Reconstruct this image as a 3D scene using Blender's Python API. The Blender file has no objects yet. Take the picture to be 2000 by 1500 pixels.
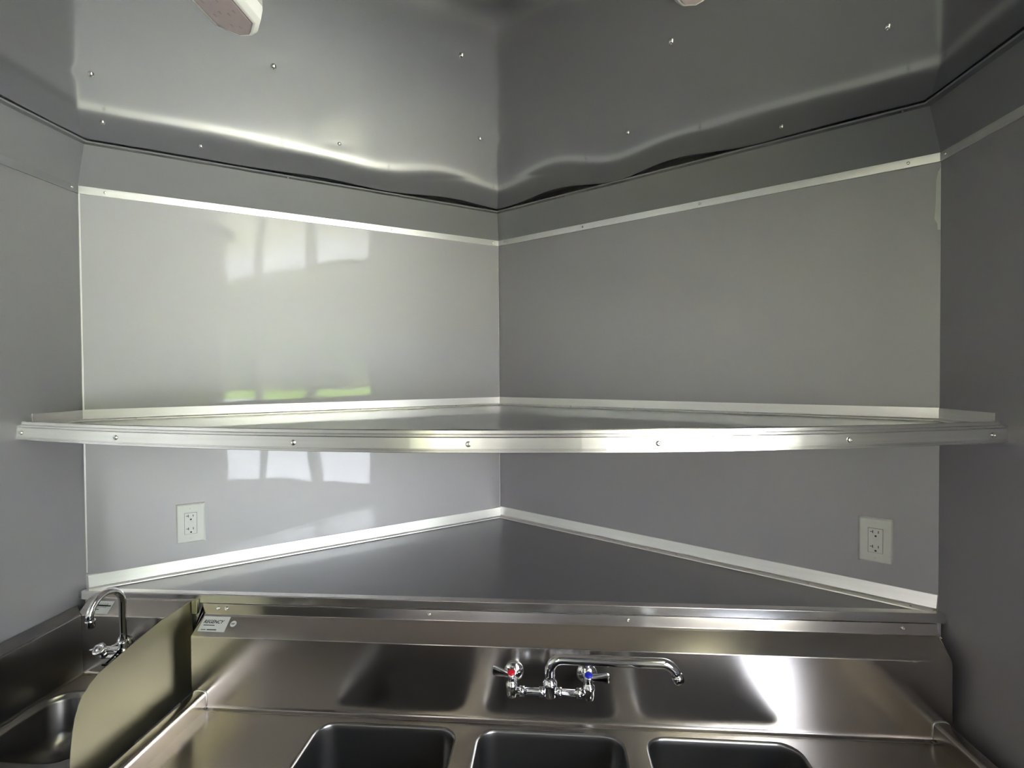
import bpy, bmesh, math, random
from mathutils import Vector, Matrix
random.seed(7)
PI = math.pi
S = bpy.context.scene
COL = S.collection
EYE = 1.55                      # eye height above the floor; all z below are measured from eye level

# ------------------------------------------------------------------ camera
yaw, pitch, roll = 0.0772, -0.0169, -0.0073
cy, sy, cp, sp, cr, sr = math.cos(yaw), math.sin(yaw), math.cos(pitch), math.sin(pitch), math.cos(roll), math.sin(roll)
fwd = Vector((-sy * cp, cy * cp, sp)); r0 = Vector((cy, sy, 0)); u0 = r0.cross(fwd)
rt = r0 * cr + u0 * sr; up = -r0 * sr + u0 * cr
cam = bpy.data.cameras.new('camera'); camo = bpy.data.objects.new('camera', cam); COL.objects.link(camo)
cam.sensor_width = 36.0; cam.lens = 36.0 * 1005.616 / 2000.0; cam.clip_start = 0.02
camo.matrix_world = Matrix(((rt.x, up.x, -fwd.x, 0), (rt.y, up.y, -fwd.y, 0), (rt.z, up.z, -fwd.z, EYE), (0, 0, 0, 1)))
S.camera = camo

# ------------------------------------------------------------------ world, sun, exposure
W = bpy.data.worlds.new('sky'); S.world = W; W.use_nodes = True
nt = W.node_tree; nt.nodes.clear()
wo = nt.nodes.new('ShaderNodeOutputWorld'); bg = nt.nodes.new('ShaderNodeBackground')
tc = nt.nodes.new('ShaderNodeTexCoord'); sx = nt.nodes.new('ShaderNodeSeparateXYZ'); rp = nt.nodes.new('ShaderNodeValToRGB')
nt.links.new(tc.outputs['Generated'], sx.inputs[0]); nt.links.new(sx.outputs['Z'], rp.inputs[0])
rp.color_ramp.elements[0].position = 0.0; rp.color_ramp.elements[0].color = (0.97, 0.90, 0.84, 1)
rp.color_ramp.elements[1].position = 1.0; rp.color_ramp.elements[1].color = (0.13, 0.31, 0.85, 1)
e = rp.color_ramp.elements.new(0.35); e.color = (0.70, 0.75, 0.90, 1)
nt.links.new(rp.outputs[0], bg.inputs[0]); nt.links.new(bg.outputs[0], wo.inputs[0])
bg.inputs[1].default_value = 3.4
sun = bpy.data.lights.new('sun', 'SUN'); sun.energy = 12.5; sun.angle = 0.01; sun.color = (1, 0.95, 0.86)
suno = bpy.data.objects.new('sun', sun); COL.objects.link(suno)
suno.rotation_euler = Vector((-0.13, -0.55, 0.82)).to_track_quat('Z', 'Y').to_euler()
S.view_settings.view_transform = 'Standard'; S.view_settings.look = 'None'
S.view_settings.gamma = 1.0; S.view_settings.use_curve_mapping = False
S.view_settings.exposure = 3.12

# ------------------------------------------------------------------ materials
def mat(name, col, rough=0.4, metal=0.0, coat=0.0, crough=0.03, bump=0.0, bscale=3.0, vary=0.0, vscale=6.0,
        aniso=0.0, tangent=None, stretch=None, alpha=None, ior=None, spec=None):
    m = bpy.data.materials.new(name); m.use_nodes = True
    n = m.node_tree.nodes; l = m.node_tree.links; b = n['Principled BSDF']
    b.inputs['Base Color'].default_value = (*col, 1); b.inputs['Roughness'].default_value = rough
    b.inputs['Metallic'].default_value = metal
    b.inputs['Coat Weight'].default_value = coat; b.inputs['Coat Roughness'].default_value = crough
    if spec is not None: b.inputs['Specular IOR Level'].default_value = spec
    g = n.new('ShaderNodeNewGeometry')
    if vary or bump:
        mp = n.new('ShaderNodeMapping'); l.new(g.outputs['Position'], mp.inputs[0])
        mp.inputs['Scale'].default_value = stretch or (1, 1, 1)
    if vary:
        t = n.new('ShaderNodeTexNoise'); t.inputs['Scale'].default_value = vscale; t.inputs['Detail'].default_value = 5
        l.new(mp.outputs[0], t.inputs['Vector'])
        r = n.new('ShaderNodeMapRange'); r.inputs['To Min'].default_value = 1 - vary; r.inputs['To Max'].default_value = 1 + vary
        l.new(t.outputs['Fac'], r.inputs['Value'])
        v = n.new('ShaderNodeVectorMath'); v.operation = 'SCALE'; v.inputs[0].default_value = col
        l.new(r.outputs[0], v.inputs['Scale']); l.new(v.outputs[0], b.inputs['Base Color'])
        r2 = n.new('ShaderNodeMapRange'); r2.inputs['To Min'].default_value = rough * (1 - vary * 2); r2.inputs['To Max'].default_value = rough * (1 + vary * 2)
        l.new(t.outputs['Fac'], r2.inputs['Value']); l.new(r2.outputs[0], b.inputs['Roughness'])
    if bump:
        t = n.new('ShaderNodeTexNoise'); t.inputs['Scale'].default_value = bscale; t.inputs['Detail'].default_value = 1.5
        l.new(g.outputs['Position'], t.inputs['Vector'])
        bn = n.new('ShaderNodeBump'); bn.inputs['Strength'].default_value = 1; bn.inputs['Distance'].default_value = bump
        l.new(t.outputs['Fac'], bn.inputs['Height']); l.new(bn.outputs[0], b.inputs['Normal'])
        l.new(bn.outputs[0], b.inputs['Coat Normal'])
    if aniso:
        b.inputs['Anisotropic'].default_value = aniso
        c = n.new('ShaderNodeCombineXYZ')
        for i in range(3): c.inputs[i].default_value = tangent[i]
        l.new(c.outputs[0], b.inputs['Tangent'])
    return m
M = {}
M['wall'] = mat('painted wall sheet', (0.475, 0.462, 0.480), 0.56, 0.78, 0.45, 0.03, bump=0.0035, bscale=2.2)
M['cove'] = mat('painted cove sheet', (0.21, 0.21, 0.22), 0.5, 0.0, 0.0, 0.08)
M['ceiling'] = mat('glossy ceiling sheet', (0.61, 0.61, 0.635), 0.13, 0.96, 0.3, 0.015)
M['counter'] = mat('counter sheet', (0.26, 0.26, 0.27), 0.3, 0.7, 0.8, 0.03, bump=0.001, bscale=3)
M['alu'] = mat('mill aluminium', (0.90, 0.89, 0.87), 0.42, 1.0, vary=0.07, vscale=7, stretch=(1, 1, 14))
M['edge'] = mat('aluminium edging', (0.78, 0.76, 0.735), 0.21, 1.0, vary=0.12, vscale=5, stretch=(1.2, 1.2, 26))
M['steel'] = mat('brushed stainless steel', (0.50, 0.465, 0.435), 0.21, 1.0, aniso=0.6, tangent=(0, 0.7, 0.71))
M['steelx'] = mat('brushed stainless side panel', (0.36, 0.345, 0.235), 0.40, 1.0, aniso=0.5, tangent=(0, 0.3, 1))  # yellow reflection of the sunlit ground tinted into the steel colour
M['steelb'] = mat('satin stainless bowl', (0.27, 0.26, 0.25), 0.30, 1.0)
M['chrome'] = mat('chrome', (0.83, 0.83, 0.84), 0.045, 1.0)
M['screw'] = mat('zinc screw', (0.80, 0.79, 0.76), 0.16, 1.0)
M['white'] = mat('white plastic', (0.78, 0.78, 0.74), 0.32, 0.0)
M['white2'] = mat('receptacle plastic', (0.83, 0.83, 0.80), 0.25, 0.0)
M['black'] = mat('black slot', (0.012, 0.012, 0.014), 0.6, 0.0)
M['dark'] = mat('dark cavity', (0.02, 0.02, 0.022), 0.8)
M['red'] = mat('red cap', (0.62, 0.015, 0.03), 0.3)
M['blue'] = mat('blue cap', (0.012, 0.02, 0.42), 0.3)
M['tag'] = mat('dark red tag', (0.16, 0.02, 0.05), 0.5)
M['label'] = mat('silver sticker', (0.66, 0.67, 0.63), 0.5, 0.25)
M['ink'] = mat('sticker ink', (0.03, 0.035, 0.035), 0.6)
M['housing'] = mat('light housing', (0.80, 0.79, 0.80), 0.4)
M['lens'] = mat('unlit light lens', (0.42, 0.34, 0.37), 0.18, 0.0, 0.6, 0.05)
M['led'] = mat('led chip', (0.23, 0.18, 0.21), 0.4)
M['sealant'] = mat('sealant', (0.70, 0.72, 0.66), 0.5)
M['floor'] = mat('floor sheet', (0.05, 0.05, 0.052), 0.5, 0.0, vary=0.1, vscale=9)
M['frame'] = mat('window frame', (0.30, 0.30, 0.31), 0.4, 0.6)
M['drygrass'] = mat('dry grass', (0.40, 0.37, 0.21), 0.9, vary=0.15, vscale=2, spec=0.1)
M['grass'] = mat('grass', (0.34, 0.50, 0.08), 0.9, vary=0.25, vscale=1.5, spec=0.1)
M['leaf'] = mat('foliage', (0.14, 0.155, 0.085), 0.9, vary=0.3, vscale=.4, spec=0.1)
M['ply'] = mat('pale plywood', (0.80, 0.70, 0.66), 0.6, vary=0.08, vscale=5, stretch=(1, 8, 1))
M['cab'] = mat('dark laminate', (0.018, 0.018, 0.02), 0.55)
M['gravel'] = mat('pale gravel', (0.57, 0.545, 0.51), 0.9, vary=0.1, vscale=8)
g = bpy.data.materials.new('window glass'); g.use_nodes = True; n = g.node_tree.nodes; l = g.node_tree.links; n.clear()
o = n.new('ShaderNodeOutputMaterial'); mx = n.new('ShaderNodeMixShader'); tr = n.new('ShaderNodeBsdfTransparent'); gl = n.new('ShaderNodeBsdfGlossy')
fr = n.new('ShaderNodeFresnel'); gl.inputs['Roughness'].default_value = 0.01; tr.inputs[0].default_value = (0.94, 0.96, 0.95, 1)
mx.inputs[0].default_value = 0.06; l.new(tr.outputs[0], mx.inputs[1]); l.new(gl.outputs[0], mx.inputs[2]); l.new(mx.outputs[0], o.inputs[0])
M['glass'] = g

# ------------------------------------------------------------------ helpers
def tag(o, label=None, cat=None, group=None, kind=None):
    if label: o['label'] = label
    if cat: o['category'] = cat
    if group: o['group'] = group
    if kind: o['kind'] = kind
    return o
def empty(name, loc, label=None, cat=None, group=None, kind=None):
    o = bpy.data.objects.new(name, None); COL.objects.link(o); o.empty_display_size = 0.05
    o.location = (loc[0], loc[1], loc[2] + EYE)
    return tag(o, label, cat, group, kind)
def wloc(o):
    v = Vector((0, 0, 0))
    while o is not None:
        v += o.location; o = o.parent
    return v
class MB:
    def __init__(s): s.v = []; s.f = []; s.sm = []
    def add(s, vs, fs, smooth=False):
        b = len(s.v); s.v += [Vector(q) for q in vs]; s.f += [tuple(b + i for i in q) for q in fs]; s.sm += [smooth] * len(fs)
    def box(s, a, b):
        (x0, y0, z0), (x1, y1, z1) = a, b
        s.add([(x0, y0, z0), (x1, y0, z0), (x1, y1, z0), (x0, y1, z0), (x0, y0, z1), (x1, y0, z1), (x1, y1, z1), (x0, y1, z1)],
              [(0, 3, 2, 1), (4, 5, 6, 7), (0, 1, 5, 4), (1, 2, 6, 5), (2, 3, 7, 6), (3, 0, 4, 7)])
    def obox(s, c, ax, ay, az, hx, hy, hz):
        c, ax, ay, az = Vector(c), Vector(ax).normalized(), Vector(ay).normalized(), Vector(az).normalized()
        vs = [c + ax * (i * hx) + ay * (j * hy) + az * (k * hz) for k in (-1, 1) for j in (-1, 1) for i in (-1, 1)]
        s.add(vs, [(0, 2, 3, 1), (4, 5, 7, 6), (0, 1, 5, 4), (1, 3, 7, 5), (3, 2, 6, 7), (2, 0, 4, 6)])
    def sweep(s, prof, path, ns, closed=True, vs_=None, smooth=False, caps=True):
        """profile points (u, v) -> path + n*u + up*v"""
        k = len(prof); vs = []
        for i, p in enumerate(path):
            u3 = Vector((0, 0, 1)) if vs_ is None else Vector(vs_[i])
            for (a, b) in prof: vs.append(Vector(p) + Vector(ns[i]) * a + u3 * b)
        fs = []
        for i in range(len(path) - 1):
            for j in range(k if closed else k - 1):
                j2 = (j + 1) % k; fs.append((i * k + j, i * k + j2, (i + 1) * k + j2, (i + 1) * k + j))
        if closed and caps:
            fs.append(tuple(range(k))); fs.append(tuple(reversed(range((len(path) - 1) * k, len(path) * k))))
        s.add(vs, fs, smooth)
    def tube(s, pts, r, n=20, caps=True):
        pts = [Vector(p) for p in pts]; rs = r if isinstance(r, (list, tuple)) else [r] * len(pts)
        t0 = (pts[1] - pts[0]).normalized(); a = Vector((0, 0, 1)) if abs(t0.z) < .9 else Vector((1, 0, 0))
        nrm = (a - t0 * a.dot(t0)).normalized(); vs = []
        for i, p in enumerate(pts):
            t = (pts[min(i + 1, len(pts) - 1)] - pts[max(i - 1, 0)]).normalized()
            nrm = (nrm - t * nrm.dot(t)).normalized(); bn = t.cross(nrm)
            for j in range(n):
                q = 2 * PI * j / n; vs.append(p + (nrm * math.cos(q) + bn * math.sin(q)) * rs[i])
        fs = [(i * n + j, i * n + (j + 1) % n, (i + 1) * n + (j + 1) % n, (i + 1) * n + j) for i in range(len(pts) - 1) for j in range(n)]
        s.add(vs, fs, True)
        if caps:
            b = len(s.v) - len(vs); s.f.append(tuple(b + j for j in range(n))); s.sm.append(False)
            s.f.append(tuple(b + (len(pts) - 1) * n + j for j in range(n))); s.sm.append(False)
    def lathe(s, c, axis, prof, n=24):
        """prof: list of (radius, height along axis)"""
        c = Vector(c); ax = Vector(axis).normalized(); a = Vector((0, 0, 1)) if abs(ax.z) < .9 else Vector((1, 0, 0))
        e1 = (a - ax * a.dot(ax)).normalized(); e2 = ax.cross(e1); vs = []
        for (r, h) in prof:
            for j in range(n):
                q = 2 * PI * j / n; vs.append(c + ax * h + (e1 * math.cos(q) + e2 * math.sin(q)) * max(r, 1e-5))
        fs = [(i * n + j, i * n + (j + 1) % n, (i + 1) * n + (j + 1) % n, (i + 1) * n + j) for i in range(len(prof) - 1) for j in range(n)]
        s.add(vs, fs, True)
        b = len(s.v) - len(vs)
        s.f.append(tuple(b + j for j in range(n))); s.sm.append(False)
        s.f.append(tuple(b + (len(prof) - 1) * n + j for j in range(n))); s.sm.append(False)
    def build(s, name, m, parent=None, bevel=0.0, seg=2, split=None, **kw):
        me = bpy.data.meshes.new(name)
        off = wloc(parent) if parent is not None else Vector((0, 0, 0))
        me.from_pydata([(q.x - off.x, q.y - off.y, q.z + EYE - off.z) for q in s.v], [], s.f)
        for p, k in zip(me.polygons, s.sm): p.use_smooth = k
        bm = bmesh.new(); bm.from_mesh(me); bmesh.ops.recalc_face_normals(bm, faces=bm.faces); bm.to_mesh(me); bm.free()
        me.materials.append(m); o = bpy.data.objects.new(name, me); COL.objects.link(o); o.parent = parent
        if bevel:
            b = o.modifiers.new('bevel', 'BEVEL'); b.width = bevel; b.segments = seg; b.limit_method = 'ANGLE'; b.angle_limit = 0.6
            for p in me.polygons: p.use_smooth = True
            wn = o.modifiers.new('wn', 'WEIGHTED_NORMAL')
        elif any(s.sm):
            for ed in me.edges: pass
        return tag(o, **kw)
def arc(c, e1, e2, r, a0, a1, n):
    c, e1, e2 = Vector(c), Vector(e1), Vector(e2)
    return [c + e1 * (r * math.cos(a0 + (a1 - a0) * i / n)) + e2 * (r * math.sin(a0 + (a1 - a0) * i / n)) for i in range(n + 1)]
# a pan head screw, shared mesh, instanced as parts
def screw_mesh(r):
    mb = MB(); mb.lathe((0, 0, -0.002), (0, 0, 1), [(r * .9, 0), (r, .001), (r * .97, .002 + r * .22), (r * .78, .002 + r * .52), (r * .38, .002 + r * .66), (r * .3, .002 + r * .62), (r * .26, .002 + r * .28), (0, .002 + r * .25)], 14)
    me = bpy.data.meshes.new('screw'); me.from_pydata([tuple(q) for q in mb.v], [], mb.f)
    bm = bmesh.new(); bm.from_mesh(me); bmesh.ops.recalc_face_normals(bm, faces=bm.faces); bm.to_mesh(me); bm.free()
    for p in me.polygons: p.use_smooth = True
    me.materials.append(M['screw']); return me
SM = {}
def screw(p, nrm, parent, r=0.0042):
    if r not in SM: SM[r] = screw_mesh(r)
    o = bpy.data.objects.new('screw', SM[r]); COL.objects.link(o)
    o.parent = parent; off = wloc(parent) if parent is not None else Vector((0, 0, 0))
    o.location = Vector((p[0], p[1], p[2] + EYE)) - off
    o.rotation_euler = (Vector(nrm).to_track_quat('Z', 'Y')).to_euler()
    return o

# ------------------------------------------------------------------ room shell
XL, XR, YC, XA, YA, YB = -1.391, 1.009, 1.425, -0.225, 2.215, -4.3
ZF, ZCEIL = -1.55, 0.685
L2, A2, R2 = Vector((XL, YC, 0)), Vector((XA, YA, 0)), Vector((XR, YC, 0))
S0, S1 = Vector((XL, YB, 0)), Vector((XR, YB, 0))
def nrm2(a, b):
    d = (b - a).normalized(); return Vector((d.y, -d.x, 0))
N_SL, N_L, N_R, N_SR = Vector((1, 0, 0)), nrm2(L2, A2), nrm2(A2, R2), Vector((-1, 0, 0))
def mitre(a, b):
    m = (a + b).normalized(); return m / m.dot(a)
MLc, MAc, MRc = mitre(N_SL, N_L), mitre(N_L, N_R), mitre(N_R, N_SR)
WALLS = {'left': (S0, L2, N_SL, N_SL, MLc), 'front_left': (L2, A2, N_L, MLc, MAc), 'front_right': (A2, R2, N_R, MAc, MRc), 'right': (R2, S1, N_SR, MRc, N_SR)}
def at(p, z): return Vector((p.x, p.y, z))
# heights at the apex differ a little from those at the corners
def zz(p, base, dapex): return base + dapex * max(0.0, (p.y - YC) / (YA - YC))

mb = MB(); mb.box((XL - .05, YB - .05, ZF - .06), (XR + .05, YC, ZF))
mb.add([(XL - .05, YC, ZF - .06), (XA, YA + .05, ZF - .06), (XR + .05, YC, ZF - .06), (XL - .05, YC, ZF), (XA, YA + .05, ZF), (XR + .05, YC, ZF)], [(0, 1, 2), (5, 4, 3), (0, 3, 4, 1), (1, 4, 5, 2)])
mb.build('floor', M['floor'], kind='structure')
T = 0.045
ZT = 0.76
# left wall with an unseen rear doorway, added to let in bluish sky light
DY0, DY1, DZ = -4.15, -3.45, 0.36
mb = MB(); mb.box((XL - T, YB, ZF), (XL, DY0, ZT)); mb.box((XL - T, DY0, DZ), (XL, DY1, ZT)); mb.box((XL - T, DY1, ZF), (XL, YC, ZT))
mb.build('wall_left', M['wall'], kind='structure')
mb = MB()
for a, b in (((DY0 - .03), DY0 + .012), (DY1 - .012, DY1 + .03)): mb.box((XL - T - .01, a, ZF), (XL + .006, b, DZ + .03))
mb.box((XL - T - .01, DY0 + .012, DZ - .012), (XL + .006, DY1 - .012, DZ + .03))
mb.build('added_door_1', M['frame'], kind='structure')
# right wall with the service window
WY0, WY1, WZ0, WZ1 = -1.48, 0.42, -0.74, 0.46
mb = MB(); mb.box((XR, YB, ZF), (XR + T, WY0, ZT)); mb.box((XR, WY1, ZF), (XR + T, YC, ZT))
mb.box((XR, WY0, ZF), (XR + T, WY1, WZ0)); mb.box((XR, WY0, WZ1), (XR + T, WY1, ZT))
mb.build('wall_right', M['wall'], kind='structure')
win = MB()
for a, b in ((WY0, WY0 + .02), (-0.945, -0.895), (-0.30, -0.215), (WY1 - .02, WY1)): win.box((XR - .004, a, WZ0), (XR + T, b, WZ1))
for a, b in ((WZ0, WZ0 + .025), (WZ1 - .025, WZ1)): win.box((XR - .002, WY0, a), (XR + T - .004, WY1, b))
wo_ = win.build('window_1', M['frame'], kind='structure')
for a, b in ((WY0 + .02, -0.945), (-0.895, -0.30), (-0.215, WY1 - .02)):
    q = MB(); q.box((XR + .02, a, WZ0 + .02), (XR + .024, b, WZ1 - .02)); q.build('pane', M['glass'], wo_)
mb = MB(); mb.box((XL - T, YB - T, ZF), (XR + T, YB, ZT)); mb.build('wall_rear', M['wall'], kind='structure')

def wall_grid(P, Q, N, s0, s1, z0, z1, fn, ns, nz):
    d = (Q - P); L = d.length; d = d.normalized(); mb = MB(); vs = []; fs = []
    for j in range(nz + 1):
        for i in range(ns + 1):
            s_ = s0 + (s1 - s0) * i / ns; z = z0 + (z1 - z0) * j / nz
            q = P + d * s_ + N * fn(s_, z, L); vs.append((q.x, q.y, z))
    for j in range(nz):
        for i in range(ns):
            k = j * (ns + 1) + i; fs.append((k, k + 1, k + ns + 2, k + ns + 1))
    mb.add(vs, fs, True); return mb
LL = (A2 - L2).length
def bowL(s, z, L):
    d = 0.0
    if z < -0.17:                                   # the sheet below the shelf leans in, shaped to mirror the bright window
        t = min(max((-0.17 - z) / 0.42, 0), 1); d += 0.014 * t * min(1, max(s, 0) / .05, max(L - s, 0) / .05)
    return d
for side, seam_x, bow in (('front_left', -0.478, bowL), ('front_right', 0.039, lambda s, z, L: 0.0)):
    P, Q, N, n0, n1 = WALLS[side]
    mb = MB(); mb.sweep([(-.012, ZF), (-.012, ZT), (-.06, ZT), (-.06, ZF)], [P, Q], [n0, n1])
    back = mb.build('wall_' + side, M['wall'], kind='structure')
    L = (Q - P).length; d = (Q - P).normalized(); ss = (seam_x - P.x) / d.x
    tilt = .0025
    if side == 'front_left':
        f1 = lambda s, z, L: bow(s, z, L); f2 = lambda s, z, L, ss=ss: bow(s, z, L) - .0006
        a, b = (0, ss + .004), (ss, L)
    else:
        f1 = lambda s, z, L: -.0006; f2 = lambda s, z, L: 0.0
        a, b = (0, ss), (ss - .004, L)
    if side == 'front_left':
        wall_grid(P, Q, N, *a, ZF, ZT, lambda s, z, L: bow(s, z, LL), 60, 60).build('wall_panel', M['wall'], back)
        wall_grid(P, Q, N, *b, ZF, ZT, lambda s, z, L: bow(s, z, LL) - .0012, 20, 60).build('wall_panel', M['wall'], back)
    else:
        wall_grid(P, Q, N, *a, ZF, ZT, lambda s, z, L: -.0012, 4, 4).build('wall_panel', M['wall'], back)
        wall_grid(P, Q, N, *b, ZF, ZT, lambda s, z, L: 0.0, 4, 4).build('wall_panel', M['wall'], back)
WF = {'front_left': None}
# sealant smears in the corners
mb = MB()
pr = [(1.0035, .530, .0), (1.0030, .52, .005), (1.0015, .50, .009), (1.0015, .44, .010), (1.0010, .40, .012), (1.0010, .385, .006), (1.0012, .37, .005)]
vs = []
for (_, z, w) in pr: vs += [at(R2 - (R2 - A2).normalized() * (w + .001) + N_R * .0015, z), at(R2 - (R2 - A2).normalized() * .0005 + N_R * .0015, z)]
mb.add(vs, [(2 * i, 2 * i + 1, 2 * i + 3, 2 * i + 2) for i in range(len(pr) - 1)])
mb.build('sealant_smear', M['sealant'], bpy.data.objects['wall_front_right'], label='pale sealant smear in the corner')
mb = MB(); dd = (A2 - L2).normalized()
mb.sweep([(.0, 0), (.003, 0), (.003, .0035), (0, .0035)], [at(L2 + dd * .002, .545), at(L2 + dd * .002, -.58)], [dd, dd], vs_=[N_L, N_L])
mb.build('corner_bead', M['alu'], bpy.data.objects['wall_front_left'])
mb = MB(); mb.sweep([(.0, 0), (.002, 0), (.002, .002), (0, .002)], [at(A2 - dd * .004, .56), at(A2 - dd * .004, -.58)], [dd, dd], vs_=[N_L, N_L])
mb.build('corner_bead', M['alu'], bpy.data.objects['wall_front_left'])

# ceiling: one glossy sheet, buckled between its screws near the nose
SCX = [-1.45, -1.033, -0.62, -0.2, 0.22, 0.642, 1.06]
def cdisp(x, y):
    base = 0.0
    k = (x - SCX[1]) / 0.4195; fr_ = k - math.floor(k)
    bulge = math.sin(PI * fr_) ** 2
    vary = 0.75 + 0.45 * math.sin(2.1 * x + .6)
    t = (y - 1.10) / .39
    if 0 < t < 1: base += -0.0012 * math.sin(PI * t) ** 2
    if y > 1.49:
        base += 0.010 * vary * bulge * min((y - 1.49) / .30, 1.0) ** 1.5 - 0.003 * vary * (1 - bulge) * math.sin(PI * min((y - 1.49) / .6, 1))
    for sx_ in SCX:                                   # small dimples at the screws
        for sy_ in (1.10, 1.49):
            d2 = (x - sx_) ** 2 + ((y - sy_) * 1.4) ** 2
            base += 0.0012 * math.exp(-d2 / .0012)
    return base
bm = bmesh.new()
xs = [XL - .04 + (XR - XL + .08) * i / 170 for i in range(171)]
ys = [YB - .04 + (0.6 - YB + .04) * i / 10 for i in range(10)] + [0.6 + (YA - .0 - 0.6) * i / 110 for i in range(111)]
grid = [[bm.verts.new((x, y, ZCEIL + (cdisp(x, y) if y > .9 else 0) + EYE)) for x in xs] for y in ys]
for j in range(len(ys) - 1):
    for i in range(len(xs) - 1): bm.faces.new((grid[j][i], grid[j][i + 1], grid[j + 1][i + 1], grid[j + 1][i]))
for Pq, Nq in ((L2, N_L), (R2, N_R)):
    bmesh.ops.bisect_plane(bm, geom=bm.verts[:] + bm.edges[:] + bm.faces[:], plane_co=Pq - Nq * .01, plane_no=-Nq, clear_outer=True)
for f in bm.faces: f.smooth = True
bmesh.ops.recalc_face_normals(bm, faces=bm.faces)
me = bpy.data.meshes.new('ceiling'); bm.to_mesh(me); bm.free(); me.materials.append(M['ceiling'])
ceil = bpy.data.objects.new('ceiling', me); COL.objects.link(ceil); tag(ceil, kind='structure')
for (x, y) in ((-1.032, 1.097), (-.609, 1.106), (-.189, 1.105), (.25, 1.096), (.669, 1.088), (-1.033, 1.463), (-.621, 1.488), (-.204, 1.493), (.219, 1.495), (.641, 1.498), (-1.192, 1.299),
               (-1.03, .70), (-.61, .70), (-.19, .70), (.25, .70), (.67, .70)):
    screw((x, y, ZCEIL + cdisp(x, y) - .0012), (0, 0, -1), ceil, .0058)

# coves between wall and ceiling: sloped sheet with a screwed flange under the ceiling
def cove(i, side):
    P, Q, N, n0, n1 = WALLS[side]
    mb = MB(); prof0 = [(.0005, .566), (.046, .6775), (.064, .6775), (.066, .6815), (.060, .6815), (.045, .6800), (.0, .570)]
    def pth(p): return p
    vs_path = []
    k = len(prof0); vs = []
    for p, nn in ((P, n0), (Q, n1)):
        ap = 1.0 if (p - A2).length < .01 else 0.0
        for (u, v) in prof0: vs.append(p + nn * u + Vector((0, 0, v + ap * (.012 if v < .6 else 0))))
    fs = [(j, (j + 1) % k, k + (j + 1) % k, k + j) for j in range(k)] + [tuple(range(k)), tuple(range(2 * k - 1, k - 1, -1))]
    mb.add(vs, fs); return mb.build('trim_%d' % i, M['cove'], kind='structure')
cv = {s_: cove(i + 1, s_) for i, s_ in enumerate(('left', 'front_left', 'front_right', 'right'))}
for s_, pts in (('front_left', ((-.897, 1.709), (-.566, 1.919))), ('front_right', ((.053, 1.963), (.442, 1.717), (.916, 1.429))), ('left', ((-1.33, 1.42), (-1.335, 1.0)))):
    P, Q, N, n0, n1 = WALLS[s_]; d = (Q - P).normalized()
    for (x, y) in pts:
        q = Vector((x, y, 0)); q = P + d * ((q - P).dot(d)) + N * .056
        screw((q.x, q.y, .6775), (0, 0, -1), cv[s_], .0034)
screw((XA, YA - .07, .6775), (0, 0, -1), cv['front_left'], .0034)
# flat aluminium bars at the top of the walls
def bar(i, side, z0, z1, th, ap, material):
    P, Q, N, n0, n1 = WALLS[side]; mb = MB()
    prof = [(0, z0), (0, z1), (th, z1), (th, z0)]; k = 4; vs = []
    for p, nn in ((P, n0), (Q, n1)):
        a_ = 1.0 if (p - A2).length < .01 else 0.0
        for (u, v) in prof: vs.append(p + nn * u + Vector((0, 0, v + a_ * ap)))
    mb.add(vs, [(j, (j + 1) % k, k + (j + 1) % k, k + j) for j in range(k)] + [(0, 1, 2, 3), (7, 6, 5, 4)])
    return mb.build('trim_%d' % i, material, kind='structure', bevel=.0006, seg=1)
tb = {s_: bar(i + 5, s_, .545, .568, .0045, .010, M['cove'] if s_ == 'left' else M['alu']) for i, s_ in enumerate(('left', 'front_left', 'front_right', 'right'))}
def on_wall(side, x=None, y=None, z=0, off=0.0):
    P, Q, N, n0, n1 = WALLS[side]; d = (Q - P).normalized()
    s_ = (x - P.x) / d.x if x is not None else (y - P.y) / d.y
    q = P + d * s_ + N * off; return Vector((q.x, q.y, z)), N
for side, xs_ in (('front_left', (-1.337, -.93, -.615, -.249)), ('front_right', (-.194, .123, .493, .952))):
    for x in xs_:
        q, N = on_wall(side, x=x, z=.5565 + .010 * (1 - abs(x - XA) / 1.2), off=.0044); screw(q, N, tb[side], .0042)
for side, ys_ in (('left', (1.402, .95, .5)), ('right', (1.405, .98, .5))):
    for y in ys_:
        q, N = on_wall(side, y=y, z=.5565, off=.0044); screw(q, N, tb[side], .0042)

# ------------------------------------------------------------------ generic angle strip along a wall
def angle_strip(parent, side, z, hv, hh, dz_apex, off=0.0, s_from=None, s_to=None, th=.003, lean=0.0, cutback=0.0):
    P, Q, N, n0, n1 = WALLS[side]; d = (Q - P).normalized(); P_, Q_, a0, a1 = P, Q, n0, n1
    if s_from is not None: P_, a0 = P + d * s_from, N
    if s_to is not None: Q_, a1 = P + d * s_to, N
    mb = MB(); prof = [(0, 0), (0, hv), (th + off, hv), (th + off * .6 + lean, .006), (th + lean + .004, th + .0005), (hh, th), (hh + .001, 0)]
    k = len(prof); vs = []
    for p, nn in ((P_, a0), (Q_, a1)):
        a_ = dz_apex if (p - A2).length < .01 else 0.0
        for (u, v) in prof: vs.append(p + nn * u + Vector((0, 0, z + v + a_)))
    mb.add(vs, [(j, (j + 1) % k, k + (j + 1) % k, k + j) for j in range(k)] + [tuple(range(k)), tuple(range(2 * k - 1, k - 1, -1))])
    return mb.build('angle_strip', M['alu'], parent)

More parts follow.
